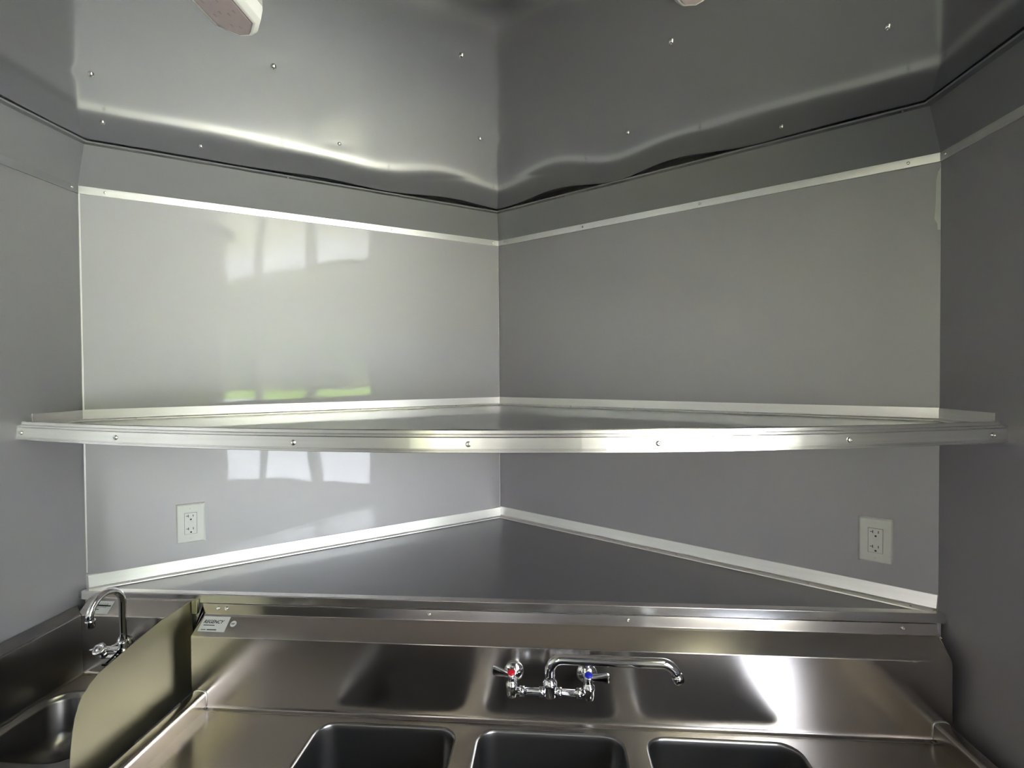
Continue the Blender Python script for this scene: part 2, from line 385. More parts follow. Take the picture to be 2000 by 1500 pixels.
# ------------------------------------------------------------------ triangular counter in the nose
ZC = -0.626
counter = empty('corner_counter', (XA, 1.396, ZC), 'dark grey triangular counter fitted in the nose, edged with aluminium, behind the sinks', 'counter')
AP = 0.018
mb = MB()
yF = 1.399
vs = [(XL + .001, yF, ZC), (XL + .001, YC, ZC), (XA, YA - .002, ZC + AP), (XR - .001, YC, ZC), (XR - .001, yF, ZC)]
vs2 = [(a, b, c - .018) for a, b, c in vs]
mb.add(vs + vs2, [(0, 1, 2, 3, 4), (9, 8, 7, 6, 5), (0, 4, 9, 5), (0, 5, 6, 1), (1, 6, 7, 2), (2, 7, 8, 3), (3, 8, 9, 4)])
mb.build('counter_top', M['counter'], counter)
mb = MB(); pf = [(0, 0), (0, .0032), (-.0225, .0032), (-.0245, .0015), (-.0245, -.0215), (-.0225, -.0215), (-.0225, -.0)]
x0, x1 = XL + .012, XR - .002
mb.sweep(pf, [(x0, 1.4205, ZC), (x1, 1.4205, ZC)], [(0, 1, 0), (0, 1, 0)]); mb.build('front_lip', M['edge'], counter, bevel=.0007, seg=2)
mb = MB(); mb.box((XL + .02, 1.401, -1.50), (XR - .01, 1.412, ZC - .019)); mb.build('front_panel', M['alu'], counter)
for side in ('front_left', 'front_right'):
    angle_strip(counter, side, ZC + .0005, .040, .033, AP, lean=.0050 if side == 'front_right' else .0085, off=.0125 if side == 'front_left' else 0)
for side, xs_ in (('front_left', (-1.30, -.74, -.38)), ('front_right', (.12, .43, .76, .96))):
    for x in xs_:
        q, N = on_wall(side, x=x, z=ZC + .0036 + AP * (1 - abs(x - XA) / 1.2), off=.022); screw(q, (0, 0, 1), counter, .0030)
screw((XA - .02, YA - .04, ZC + AP + .003), (0, 0, 1), counter, .003)

# ------------------------------------------------------------------ corner shelf with bowed front
ZS = -0.127
shelf = empty('corner_shelf', (XA, 1.6, ZS), 'long grey shelf across the nose with a bowed bright aluminium front edge', 'shelf')
def yfront(x): return 1.045 + .200 * ((x + .19) / 1.2) ** 2 if x < -.19 else 1.045 + .188 * ((x + .19) / 1.2) ** 2
NF = 48
xsf = [XL + .001 + (XR - XL - .002) * i / NF for i in range(NF + 1)]
mb = MB(); top = [(x, yfront(x) + .006, ZS) for x in xsf]
out = top + [(XR - .001, YC, ZS), (XA, YA - .002, ZS), (XL + .001, YC, ZS)]
k = len(out); mb.add(out + [(a, b, c - .022) for a, b, c in out], [tuple(range(k)), tuple(range(2 * k - 1, k - 1, -1))] + [(i, (i + 1) % k, k + (i + 1) % k, k + i) for i in range(k)])
mb.build('shelf_board', M['counter'], shelf)
k2 = [(x, y + (.02 if y < YC else -.004), ZS - .0225) for (x, y, z) in out]
mb = MB(); mb.add(k2 + [(a, b, c - .004) for a, b, c in k2], [tuple(range(k)), tuple(range(2 * k - 1, k - 1, -1))] + [(i, (i + 1) % k, k + (i + 1) % k, k + i) for i in range(k)])
mb.build('underside_panel', M['ply'], shelf)
def frontpath(z, x0, x1, n=48):
    pts, ns = [], []
    for i in range(n + 1):
        x = x0 + (x1 - x0) * i / n; dy = (yfront(x + .001) - yfront(x - .001)) / .002
        nn = Vector((dy, -1, 0)).normalized(); pts.append((x, yfront(x), z)); ns.append(nn)
    return pts, ns
mb = MB(); p_, n_ = frontpath(ZS, XL + .012, XR - .010)     # upper lip, set back and cut short of the walls
zl = [(-.030, .002), (-.030, .0155 - .011), (-.004, .0155 - .011), (-.002, .0165), (.002, .0165), (.0035, .0145), (.0035, .004), (.0025, .002)]
mb.sweep(zl, p_, n_, smooth=False); mb.build('upper_lip', M['edge'], shelf)
mb = MB(); p_, n_ = frontpath(ZS, XL + .001, XR - .001)      # main extrusion with grooves
ml = [(.000, .0075), (.0085, .0078), (.0095, .0068), (.0095, .0050), (.0078, .0042), (.0078, .0022), (.0092, .0012), (.0098, .0002),
      (.0103, -.0225), (.0092, -.0236), (.0092, -.0252), (.0106, -.0262), (.0106, -.0298), (.0092, -.0308), (.000, -.0308)]
mb.sweep(ml, p_, n_); mb.build('front_edge', M['edge'], shelf)
for x in (-1.367, -1.02, -.548, -.17, .213, .615, .965):
    dy = (yfront(x + .001) - yfront(x - .001)) / .002; nn = Vector((dy, -1, 0)).normalized()
    q = Vector((x, yfront(x), ZS - .0125)) + nn * .0098; screw(q, nn, shelf, .0062)
for side in ('front_left', 'front_right'):
    angle_strip(shelf, side, ZS + .0005, .0335, .022, 0.0, lean=.001)
P, Q, N, n0, n1 = WALLS['left']; angle_strip(shelf, 'left', ZS + .0005, .0325, .022, 0, s_from=(1.276 - YB))
angle_strip(shelf, 'right', ZS + .0005, .0325, .022, 0, s_to=(YC - 1.256))
for side, xs_ in (('front_left', (-1.28, -1.08, -.72, -.40)), ('front_right', (.08, .30, .62))):
    for x in xs_:
        q, N = on_wall(side, x=x, z=ZS + .0036, off=.014); screw(q, (0, 0, 1), shelf, .0034)

# ------------------------------------------------------------------ outlets
def outlet(side, cx_, zc, label, flip):
    P, Q, N, n0, n1 = WALLS[side]; d = (Q - P).normalized()
    c, _ = on_wall(side, x=cx_, z=zc, off=.001 + (.0098 if side == 'front_left' else 0))
    o = empty('wall_outlet', c, label, 'outlet', 'wall outlets')
    z3 = Vector((0, 0, 1)); hw, hh = .0395, .0625
    X = d if True else -d
    mb = MB(); vs = []
    for (w, h, t) in ((hw, hh, -.012), (hw, hh, .002), (hw - .004, hh - .004, .0062), (hw - .009, hh - .009, .0072)):
        for (a, b) in ((-1, -1), (1, -1), (1, 1), (-1, 1)): vs.append(c + X * (a * w) + z3 * (b * h) + N * t)
    fs = [(3, 2, 1, 0)] + [(4 * i + j, 4 * i + (j + 1) % 4, 4 * i + 4 + (j + 1) % 4, 4 * i + 4 + j) for i in range(3) for j in range(4)] + [(12, 13, 14, 15)]
    mb.add(vs, fs); mb.build('cover_plate', M['white'], o, bevel=.0009, seg=2)
    mb = MB(); mb.obox(c + N * .0068, X, z3, N, .0172, .0342, .0006); mb.build('opening_gap', M['black'], o)
    mb = MB(); mb.obox(c + N * .0078, X, z3, N, .0165, .0335, .0013)
    rc = mb.build('receptacle', M['white2'], o, bevel=.0007, seg=2)
    for sgn in (1, -1):
        zc2 = .0205 * sgn
        mb = MB(); q = c + N * .0092 + z3 * zc2 - X * .0062
        mb.obox(q + z3 * .004, X, z3, N, .0009, .0042, .0003); mb.obox(q + z3 * .004 - X * .0032, X, z3, N, .0028, .0008, .0003); mb.build('slot', M['black'], rc)
        mb = MB(); mb.obox(c + N * .0092 + z3 * (zc2 + .004) + X * .0068, X, z3, N, .0009, .0034, .0003); mb.build('slot', M['black'], rc)
        mb = MB(); mb.lathe(c + N * .0090 + z3 * (zc2 - .0075) + X * .0005, N, [(.0026, 0), (.0026, .0005)], 14); mb.build('ground_hole', M['black'], rc)
    for sgn in (1, -1):
        mb = MB(); mb.obox(c + N * .0094 + X * (.0042 * sgn) , X, z3, N, .0036, .0062, .0006); mb.build('test_button', M['white'], rc, bevel=.0003, seg=1)
        mb = MB(); mb.lathe(c + N * .0066 + z3 * (.0485 * sgn), N, [(.003, 0), (.003, .001), (.0022, .0014)], 14); mb.build('plate_screw', M['white2'], o)
    return o
outlet('front_left', -1.1685, -.4675, 'white twin wall outlet on the brightly lit left nose wall, above the hand sink', 1)
outlet('front_right', .895, -.465, 'white twin wall outlet in shade on the right nose wall near the corner', -1)

# ------------------------------------------------------------------ ceiling lights
def light(xc, yend, label):
    o = empty('ceiling_light', (xc, yend - .17, ZCEIL), label, 'light', 'ceiling lights')
    def octo(w, y0, y1, c): return [(-w, y1 - c), (-w + c * .62, y1 - c * .22), (-w * .28, y1), (w * .28, y1), (w - c * .62, y1 - c * .22), (w, y1 - c), (w, y0 + c), (w - c * .62, y0 + c * .22), (w * .28, y0), (-w * .28, y0), (-w + c * .62, y0 + c * .22), (-w, y0 + c)]
    y0, y1 = yend - .34, yend
    mb = MB(); vs = []; levels = [(0.0, .0, .040), (.0, .008, .040), (.003, .026, .038), (.012, .034, .032)]
    for ins, dz, c in levels:
        for (a, b) in octo(.050 - ins, y0 + ins, y1 - ins, c): vs.append((xc + a, b, ZCEIL - dz))
    n_ = 12; fs = [tuple(range(n_)), ] + [(i * n_ + j, i * n_ + (j + 1) % n_, (i + 1) * n_ + (j + 1) % n_, (i + 1) * n_ + j) for i in range(len(levels) - 1) for j in range(n_)] + [tuple(range((len(levels) - 1) * n_, len(levels) * n_))]
    mb.add(vs, fs); mb.build('housing', M['housing'], o, bevel=.0015, seg=2)
    for nm, ins, dz0, dz1, m_ in (('gasket', .0165, .0335, .0350, M['led']), ('lens', .0185, .034, .0366, M['lens'])):
        mb = MB(); vs = []
        for dz in (dz0, dz1):
            for (a, b) in octo(.050 - ins, y0 + ins, y1 - ins, .028): vs.append((xc + a, b, ZCEIL - dz))
        mb.add(vs, [tuple(range(12)), tuple(range(12, 24))] + [(j, (j + 1) % 12, 12 + (j + 1) % 12, 12 + j) for j in range(12)]); mb.build(nm, m_, o, bevel=.0004, seg=1)
    for r_ in range(9):
        for c_ in range(4):
            if (r_ == 0 and c_ in (0, 3)): continue
            yy = yend - .040 - r_ * .034 - (.006 if c_ % 2 else 0); xx = xc - .0195 + c_ * .013
            mb = MB(); mb.box((xx - .0014, yy - .0035, ZCEIL - .0370), (xx + .0014, yy + .0035, ZCEIL - .0362)); mb.build('led_chip', M['led'], o)
    return o
light(-.578, .964, 'white ceiling light with slanted sides and a pinkish unlit lens, nearer the left wall')
light(.247, .956, 'white ceiling light mostly hidden beyond the top edge of the photo, right of centre')

# ------------------------------------------------------------------ three compartment sink
sink = empty('compartment_sink', (0, 1.0, ZF), 'long brushed stainless steel sink with three bowls, drainboards and high backsplash', 'sink')
YS, ZD = 1.341, -.915
SX0, SX1 = -1.002, .985
mb = MB()
pr = [(1.394, -.6485), (1.392, -.662), (1.390, -.676), (YS + .002, -.7165), (YS, -.7195), (YS, ZD + .012), (YS - .0035, ZD + .0035), (YS - .012, ZD),
      (YS - .006, ZD - .003), (YS + .006, ZD - .003), (YS + .006, -.716), (1.396, -.670), (1.397, -.6485)]
k = len(pr); vs = [(SX0, a, b) for a, b in pr] + [(SX1, a, b) for a, b in pr]
mb.add(vs, [(j, (j + 1) % k, k + (j + 1) % k, k + j) for j in range(k)] + [tuple(range(k)), tuple(range(2 * k - 1, k - 1, -1))])
bs = mb.build('backsplash', M['steel'], sink, bevel=.0018, seg=3)
# end caps of the backsplash
for x in (SX0, SX1 - .002):
    mb = MB(); mb.add([(x, 1.396, -.676), (x, YS + .001, -.7185), (x, YS + .001, ZD), (x, 1.396, ZD), (x + .002, 1.396, -.676), (x + .002, YS + .001, -.7185), (x + .002, YS + .001, ZD), (x + .002, 1.396, ZD)],
                      [(0, 1, 2, 3), (7, 6, 5, 4), (0, 4, 5, 1), (1, 5, 6, 2), (2, 6, 7, 3), (3, 7, 4, 0)]); mb.build('end_cap', M['steel'], sink)
# deck with three rounded openings
BW = [(-.612, -.252), (-.190, .170), (.232, .592)]; BY0, BY1, BR, BDEP = .90, 1.304, .045, .26
DX0, DX1, DYF = -.962, .942, .80
def rrect(x0, x1, y0, y1, r, n=6):
    pts = []
    for cx, cy_, a0 in ((x1 - r, y1 - r, 0), (x0 + r, y1 - r, PI / 2), (x0 + r, y0 + r, PI), (x1 - r, y0 + r, 1.5 * PI)):
        for i in range(n + 1): pts.append((cx + r * math.cos(a0 + PI / 2 * i / n), cy_ + r * math.sin(a0 + PI / 2 * i / n)))
    return pts
bm = bmesh.new()
outer = [bm.verts.new((x, y, ZD)) for x, y in ((DX0, DYF), (DX1, DYF), (DX1, YS - .012), (DX0, YS - .012))]
edges = [bm.edges.new((outer[i], outer[(i + 1) % 4])) for i in range(4)]
for a, b in BW:
    vs = [bm.verts.new((x, y, ZD)) for x, y in rrect(a - .006, b + .006, BY0 - .006, BY1 + .006, BR + .006)]
    edges += [bm.edges.new((vs[i], vs[(i + 1) % len(vs)])) for i in range(len(vs))]
bmesh.ops.triangle_fill(bm, use_beauty=True, use_dissolve=False, edges=edges)
bad = [f for f in bm.faces if any(a < f.calc_center_median().x < b and BY0 < f.calc_center_median().y < BY1 and all(a - .02 < v.co.x < b + .02 and v.co.y < BY1 + .007 and v.co.y > BY0 - .007 for v in f.verts) for a, b in BW)]
bmesh.ops.delete(bm, geom=bad, context='FACES')
for f in bm.faces:
    if f.normal.z < 0: f.normal_flip()
tmp = MB(); vi = {v: i for i, v in enumerate(bm.verts)}
tmp.add([v.co.copy() for v in bm.verts], [tuple(vi[v] for v in f.verts) for f in bm.faces]); bm.free()
deck = tmp.build('deck', M['steel'], sink)
for a, b in BW:
    mb = MB(); rings = []
    for (ins, z, r) in ((-.006, 0, BR + .006), (-.002, -.0015, BR + .002), (0, -.006, BR), (.001, -.02, BR), (.010, -BDEP + .05, BR), (.016, -BDEP + .022, BR), (.034, -BDEP + .004, BR * .8), (.055, -BDEP, BR * .6)):
        rings.append([(x, y, ZD + z) for x, y in rrect(a + ins, b - ins, BY0 + ins, BY1 - ins, r)])
    n_ = len(rings[0]); vs = [q for r_ in rings for q in r_]
    fs = [(i * n_ + j, i * n_ + (j + 1) % n_, (i + 1) * n_ + (j + 1) % n_, (i + 1) * n_ + j) for i in range(len(rings) - 1) for j in range(n_)] + [tuple((len(rings) - 1) * n_ + j for j in range(n_))]
    mb.add(vs, fs, True); bo = mb.build('bowl', M['steelb'], sink)
    mb = MB(); cx = (a + b) / 2; mb.lathe((cx, 1.10, ZD - BDEP + .0005), (0, 0, 1), [(.045, 0), (.045, .002), (.038, .003), (.030, -.0), (.028, -.004)], 24); mb.build('drain', M['chrome'], bo)
# raised rolled rails at both ends and the front
def rail(x, sgn, nm='side_rail'):
    pf = [(0, .0), (0, .036), (.0012, .0405), (.0045, .0445), (.010, .0470), (.020, .0480), (.030, .0470), (.036, .0440), (.040, .0380), (.041, .030), (.041, -.03), (.038, -.03), (.038, .030), (.030, .0435), (.020, .0445), (.010, .0435), (.003, .036), (.003, -.003), (0, -.003)]
    pf = [(u * 1.0, v) for u, v in pf]
    mb = MB(); mb.sweep(pf, [(x, DYF - .03, ZD), (x, YS - .0005, ZD)], [(sgn, 0, 0), (sgn, 0, 0)]); mb.build(nm, M['steel'], sink, bevel=.0006, seg=2)
    mb = MB(); wp = [(x + sgn * u, YS - .0015, ZD + v) for u, v in pf[:11]]; mb.tube(wp, .0016, 8); mb.build('weld_bead', M['alu'], sink)
rail(-.958, -1); rail(.938, 1)
mb = MB(); mb.sweep([(0, -.0), (0, .030), (.012, .047), (.024, .050), (.036, .047), (.047, .03), (.047, -.03), (.044, -.03), (.044, .028), (.024, .046), (.004, .028)], [(DX0, DYF, ZD), (DX1, DYF, ZD)], [(0, -1, 0), (0, -1, 0)]); mb.build('front_rail', M['steel'], sink, bevel=.002, seg=2)
for x in (-.93, -.22, .22, .91):
    for y in (.82, 1.30):
        mb = MB(); mb.tube([(x, y, ZF), (x, y, ZD - .002)], .0205, 14); mb.build('leg', M['chrome'], sink)
# weld marks in the corners
for (x, y) in ((-.957, YS - .004), (.937, YS - .004)):
    mb = MB(); mb.lathe((x, y, ZD - .002), (0, -.5, 1), [(.009, 0), (.007, .004), (.003, .006), (0, .0065)], 12); mb.build('weld', M['steelb'], sink)
for x in (-.955, -.93, -.342, .20, .90):
    screw((x, 1.3915, -.660), (0, -1, .08), sink, .0052)
screw((.995, 1.396, -.684), (0, -1, 0), counter, .004); 
# stickers: built flat on the sloped face of the backsplash
def slope_frame(x, t, pa, pb):
    """point on a slope between profile points pa (top) and pb (bottom), t from the top"""
    return Vector((x, pa[0] + (pb[0] - pa[0]) * t, pa[1] + (pb[1] - pa[1]) * t))
def txt_mesh(s_, size, shear=0.0, bold=0.0):
    cu = bpy.data.curves.new('t', 'FONT'); cu.body = s_; cu.size = size; cu.shear = shear; cu.extrude = .0001; cu.offset = bold
    ob = bpy.data.objects.new('t', cu); COL.objects.link(ob); bpy.context.view_layer.update()
    me = bpy.data.meshes.new_from_object(ob.evaluated_get(bpy.context.evaluated_depsgraph_get())); bpy.data.objects.remove(ob); bpy.data.curves.remove(cu); return me
def place(me, name, parent, origin, ex, ey, m_):
    ez = Vector(ex).cross(Vector(ey)).normalized(); off = wloc(parent)
    me.materials.clear(); me.materials.append(m_); o = bpy.data.objects.new(name, me); COL.objects.link(o)
    o.parent = parent; q = Vector((origin[0], origin[1], origin[2] + EYE)) - off
    ex, ey = Vector(ex).normalized(), Vector(ey).normalized()
    o.matrix_local = Matrix(((ex.x, ey.x, ez.x, q.x), (ex.y, ey.y, ez.y, q.y), (ex.z, ey.z, ez.z, q.z), (0, 0, 0, 1))); return o
PA, PB = (1.390, -.676), (YS + .002, -.7165)
def sticker(parent, base_pa, base_pb, x0, x1, t0, t1, words):
    d = Vector((0, base_pb[0] - base_pa[0], base_pb[1] - base_pa[1])); Ln = d.length; ey = -d.normalized(); ex = Vector((1, 0, 0)); ez = ex.cross(ey)
    o = slope_frame(x0, t1, base_pa, base_pb) + ez * .0012; w, h = x1 - x0, (t1 - t0) * Ln
    mb = MB(); mb.obox(o + ex * w / 2 + ey * h / 2, ex, ey, ez, w / 2, h / 2, .0002); st = mb.build('sticker', M['label'], parent)
    for kind, px, py, a, b in words:
        q = o + ex * (px * w) + ey * (py * h) + ez * .0004
        if kind == 'bar': mb = MB(); mb.obox(q + ex * (a * w / 2), ex, ey, ez, a * w / 2, b * h / 2, .00012); mb.build('print_line', M['ink'], st)
        elif kind == 'frame':
            mb = MB()
            for (cx, cy_, hx, hy) in ((a * w / 2, 0, a * w / 2, .0004), (a * w / 2, b * h, a * w / 2, .0004), (a * w, b * h / 2, .0004, b * h / 2), (0, b * h / 2, .0004, b * h / 2)):
                mb.obox(q + ex * cx + ey * cy_, ex, ey, ez, hx, hy, .00012)
            mb.build('print_frame', M['ink'], st)
        else:
            me = txt_mesh(kind, a, b, .00035); place(me, 'print', st, q, ex, ey, M['ink'])
    return st, o, ex, ey, ez, w, h
st = sticker(sink, PA, PB, -.990, -.912, .12, .80, [('REGENCY', .07, .55, .0128, .30), ('bar', .12, .42, .42, .05), ('bar', .10, .13, .18, .045), ('bar', .32, .13, .36, .065)])
ce = slope_frame(-.896, .42, PA, PB); dd2 = Vector((0, PB[0] - PA[0], PB[1] - PA[1])).normalized(); ez = Vector((1, 0, 0)).cross(-dd2)
mb = MB(); mb.lathe(ce + ez * .0008, ez, [(.0085, 0), (.0085, .0005)], 24); rs = mb.build('round_sticker', M['label'], sink)
me = txt_mesh('NSF', .0058, .2, .0002); place(me, 'print', rs, ce + ez * .0015 + Vector((-.0062, 0, 0)) + dd2 * .002, (1, 0, 0), -dd2, M['ink'])

# ------------------------------------------------------------------ sink faucet
fx, FY = -.009, 1.262
fau = empty('sink_faucet', (fx, YS, -.79), 'chrome wall mounted faucet with long swing spout, red and blue caps, over the middle bowl', 'faucet')
ZB = -.783
mb = MB(); mb.tube([(-.104, FY, ZB), (.086, FY, ZB)], .0085, 20)
for x in (-.078, -.030, .014, .062): mb.tube([(x - .006, FY, ZB), (x + .006, FY, ZB)], .0125, 8)
mb.build('body_pipe', M['chrome'], fau)
for x, lev, cap, mcap in ((-.104, -1, 'red', M['red']), (.086, 1, 'blue', M['blue'])):
    mb = MB(); mb.lathe((x, FY, ZB - .016), (0, 0, 1), [(.006, 0), (.0115, .003), (.0125, .012), (.0125, .024), (.0145, .027), (.0145, .035), (.0105, .038), (.0090, .046), (.0085, .052)], 24)
    va = mb.build('valve', M['chrome'], fau)
    mb = MB(); mb.tube([(x, FY, ZB), (x, YS - .002, ZB + .004)], .011, 18); mb.lathe((x, YS - .009, ZB + .004), (0, 1, 0), [(.010, -.006), (.020, 0), (.026, .005), (.027, .009)], 28); mb.build('escutcheon', M['chrome'], va)
    # lever: flattened wing that flares out
    ex = Vector((lev, .30 if lev < 0 else -.05, .02)).normalized(); ey = Vector((0, 0, 1)).cross(ex).normalized(); ez = ex.cross(ey)
    c0 = Vector((x, FY, ZB + .040)); mb = MB(); rings = []
    for (s_, hw, ht) in ((.0, .008, .008), (.010, .009, .006), (.020, .0095, .0045), (.032, .0115, .0035), (.042, .0135, .003), (.048, .0130, .003), (.052, .0095, .0022)):
        rings.append([c0 + ex * s_ + ez * (math.cos(q) * hw) + ey * (math.sin(q) * ht) for q in [2 * PI * i / 14 for i in range(14)]])
    vs = [q for r_ in rings for q in r_]; mb.add(vs, [(i * 14 + j, i * 14 + (j + 1) % 14, (i + 1) * 14 + (j + 1) % 14, (i + 1) * 14 + j) for i in range(len(rings) - 1) for j in range(14)] + [tuple(range(14)), tuple(range(84, 98))], True)
    mb.lathe((x, FY, ZB + .026), (0, 0, 1), [(.0095, 0), (.0105, .004), (.0095, .012), (.0085, .018)], 20)
    ha = mb.build('lever_handle', M['chrome'], fau)
    mb = MB(); mb.lathe((x, FY - .001, ZB + .044), (0, -.25, 1), [(.0085, 0), (.0098, .002), (.0098, .004), (.008, .0062), (.003, .0072), (0, .0074)], 20); mb.build('cap', mcap, fau, label=cap + ' index cap')
mb = MB(); mb.lathe((fx, FY, ZB - .014), (0, 0, 1), [(.010, 0), (.015, .005), (.015, .026), (.0175, .030), (.0175, .040), (.0135, .044), (.0125, .050)], 24); mb.build('spout_collar', M['chrome'], fau)
zt = -.700; RR = .030
pts = [(fx, FY, ZB + .034), (fx, FY, zt - RR - .010)] + arc((fx + RR, FY, zt - RR), (-1, 0, 0), (0, 0, 1), RR, 0, PI / 2, 8)
xe = .262
pts += [(fx + .12, FY, zt - .001), (fx + .2, FY, zt - .002)] + arc((xe, FY, zt - .036), (0, 0, 1), (1, 0, 0), .034, 0, 1.15, 8)
last = Vector(pts[-1]); dirn = Vector((.41, 0, -.91)).normalized(); pts += [last + dirn * .012]
mb = MB(); mb.tube(pts, .0128, 24); mb.build('spout', M['chrome'], fau)
mb = MB(); q = last + dirn * .008; mb.lathe(q, dirn, [(.0128, 0), (.0145, .002), (.0145, .010), (.0135, .014), (.0130, .018)], 22); mb.build('aerator', M['chrome'], fau)

# ------------------------------------------------------------------ hand sink
hs = empty('hand_sink', (-1.2, 1.1, ZD), 'small stainless hand sink against the left wall with a gooseneck faucet', 'sink')
HX0, HX1, HYB, HZ = -1.340, -1.036, 1.352, -.838
HPA, HPB = (1.390, -.641), (HYB + .002, -.672)
mb = MB()
pr = [(1.395, -.6405), (1.390, -.641), (HYB + .002, -.6715), (HYB, -.675), (HYB, HZ + .008), (HYB - .003, HZ + .002), (HYB - .010, HZ), (HYB + .004, HZ - .004), (HYB + .006, -.673), (1.395, -.644)]
k = len(pr); mb.add([(HX0 - .01, a, b) for a, b in pr] + [(HX1, a, b) for a, b in pr], [(j, (j + 1) % k, k + (j + 1) % k, k + j) for j in range(k)] + [tuple(range(k)), tuple(range(2 * k - 1, k - 1, -1))])
mb.build('backsplash', M['steel'], hs, bevel=.0014, seg=2)
# left side splash, leaning to the wall at the top
mb = MB(); pl_ = [(XL + .004, -.6675), (-1.340, -.680), (-1.336, -.684), (-1.334, HZ + .006), (-1.330, HZ), (-1.338, HZ - .003), (XL + .006, -.676)]
k = len(pl_)
vs = [(a, .80, b) for a, b in pl_] + [(a, HYB if a > -1.36 else 1.392, b + (.012 if a > -1.345 and b > -.7 else .005 if b > -.7 else 0)) for a, b in pl_]
mb.add(vs, [(j, (j + 1) % k, k + (j + 1) % k, k + j) for j in range(k)] + [tuple(range(k)), tuple(range(2 * k - 1, k - 1, -1))])
mb.build('left_splash', M['steelb'], hs, bevel=.001, seg=2)
# deck and bowl
hx0, hx1, hy0, hy1 = -1.322, -1.052, 1.026, 1.272
bm = bmesh.new(); ov = [bm.verts.new(q) for q in ((-1.332, .985, HZ), (HX1, .985, HZ), (HX1, HYB - .010, HZ), (-1.332, HYB - .010, HZ))]
edges = [bm.edges.new((ov[i], ov[(i + 1) % 4])) for i in range(4)]
vv = [bm.verts.new((x, y, HZ)) for x, y in rrect(hx0 - .006, hx1 + .006, hy0 - .006, hy1 + .006, .066, 8)]
edges += [bm.edges.new((vv[i], vv[(i + 1) % len(vv)])) for i in range(len(vv))]
bmesh.ops.triangle_fill(bm, use_beauty=True, use_dissolve=False, edges=edges); vset = set(vv)
bmesh.ops.delete(bm, geom=[f for f in bm.faces if all(v in vset for v in f.verts)], context='FACES')
tmp = MB(); vi = {v: i for i, v in enumerate(bm.verts)}; tmp.add([v.co.copy() for v in bm.verts], [tuple(vi[v] for v in f.verts) for f in bm.faces]); bm.free()
tmp.build('deck', M['steelb'], hs)
mb = MB(); rings = []
for (ins, z, r) in ((-.006, 0, .066), (-.002, -.001, .062), (0, -.003, .06), (.0015, -.010, .06), (.004, -.011, .058), (.006, -.016, .056), (.012, -.09, .055), (.022, -.118, .05), (.045, -.132, .045), (.07, -.136, .04)):
    rings.append([(x, y, HZ + z) for x, y in rrect(hx0 + ins, hx1 - ins, hy0 + ins, hy1 - ins, r, 8)])
n_ = len(rings[0]); vs = [q for r_ in rings for q in r_]
mb.add(vs, [(i * n_ + j, i * n_ + (j + 1) % n_, (i + 1) * n_ + (j + 1) % n_, (i + 1) * n_ + j) for i in range(len(rings) - 1) for j in range(n_)] + [tuple((len(rings) - 1) * n_ + j for j in range(n_))], True)
mb.build('bowl', M['steelb'], hs)
mb = MB(); mb.lathe(((hx0 + hx1) / 2, 1.15, HZ - .1355), (0, 0, 1), [(.03, 0), (.03, .002), (.02, .001)], 20); mb.build('drain', M['chrome'], hs)
mb = MB(); mb.sweep([(0, 0), (.02, 0), (.02, -.05), (.0, -.05)], [(-1.345, .966, HZ), (HX1, .966, HZ)], [(0, 1, 0), (0, 1, 0)]); mb.build('front_apron', M['steel'], hs, bevel=.006, seg=3)
mb = MB(); mb.box((-1.340, .985, -1.02), (-1.336, HYB, HZ - .004)); mb.box((-1.336, .985, -1.02), (HX1 - .004, .988, HZ - .05)); mb.box((-1.336, HYB - .004, -1.02), (HX1 - .004, HYB, HZ - .004)); mb.build('side_skirt', M['steel'], hs)
# curved side guard
prof = [(1.392, -.6395), (1.34, -.6395), (1.281, -.641), (1.225, -.648), (1.18, -.655), (1.13, -.663), (1.10, -.668), (1.083, -.672), (1.062, -.682), (1.045, -.697), (1.034, -.712), (1.024, -.735), (1.018, -.76), (1.013, -.795), (1.010, -.833), (1.008, -.90), (1.392, -.90)]
xg = -1.034; k = len(prof)
# bent top edge
mb = MB(); mb.add([(xg, a, b) for a, b in prof] + [(xg + .0022, a, b) for a, b in prof], [tuple(range(k)), tuple(range(2 * k - 1, k - 1, -1))] + [(j, (j + 1) % k, k + (j + 1) % k, k + j) for j in range(k)])
mb.build('side_guard', M['steelx'], hs, bevel=.0005, seg=1)
mb = MB(); mb.box((xg + .003, 1.384, -.676), (xg + .020, 1.3955, -.6365)); mb.build('guard_tab', M['steelx'], hs, bevel=.002, seg=2)
sticker(hs, HPA, HPB, -1.318, -1.262, .14, .92, [('frame', .10, .50, .62, .30), ('bar', .10, .64, .66, .13), ('bar', .74, .62, .20, .10), ('bar', .12, .33, .28, .06)])
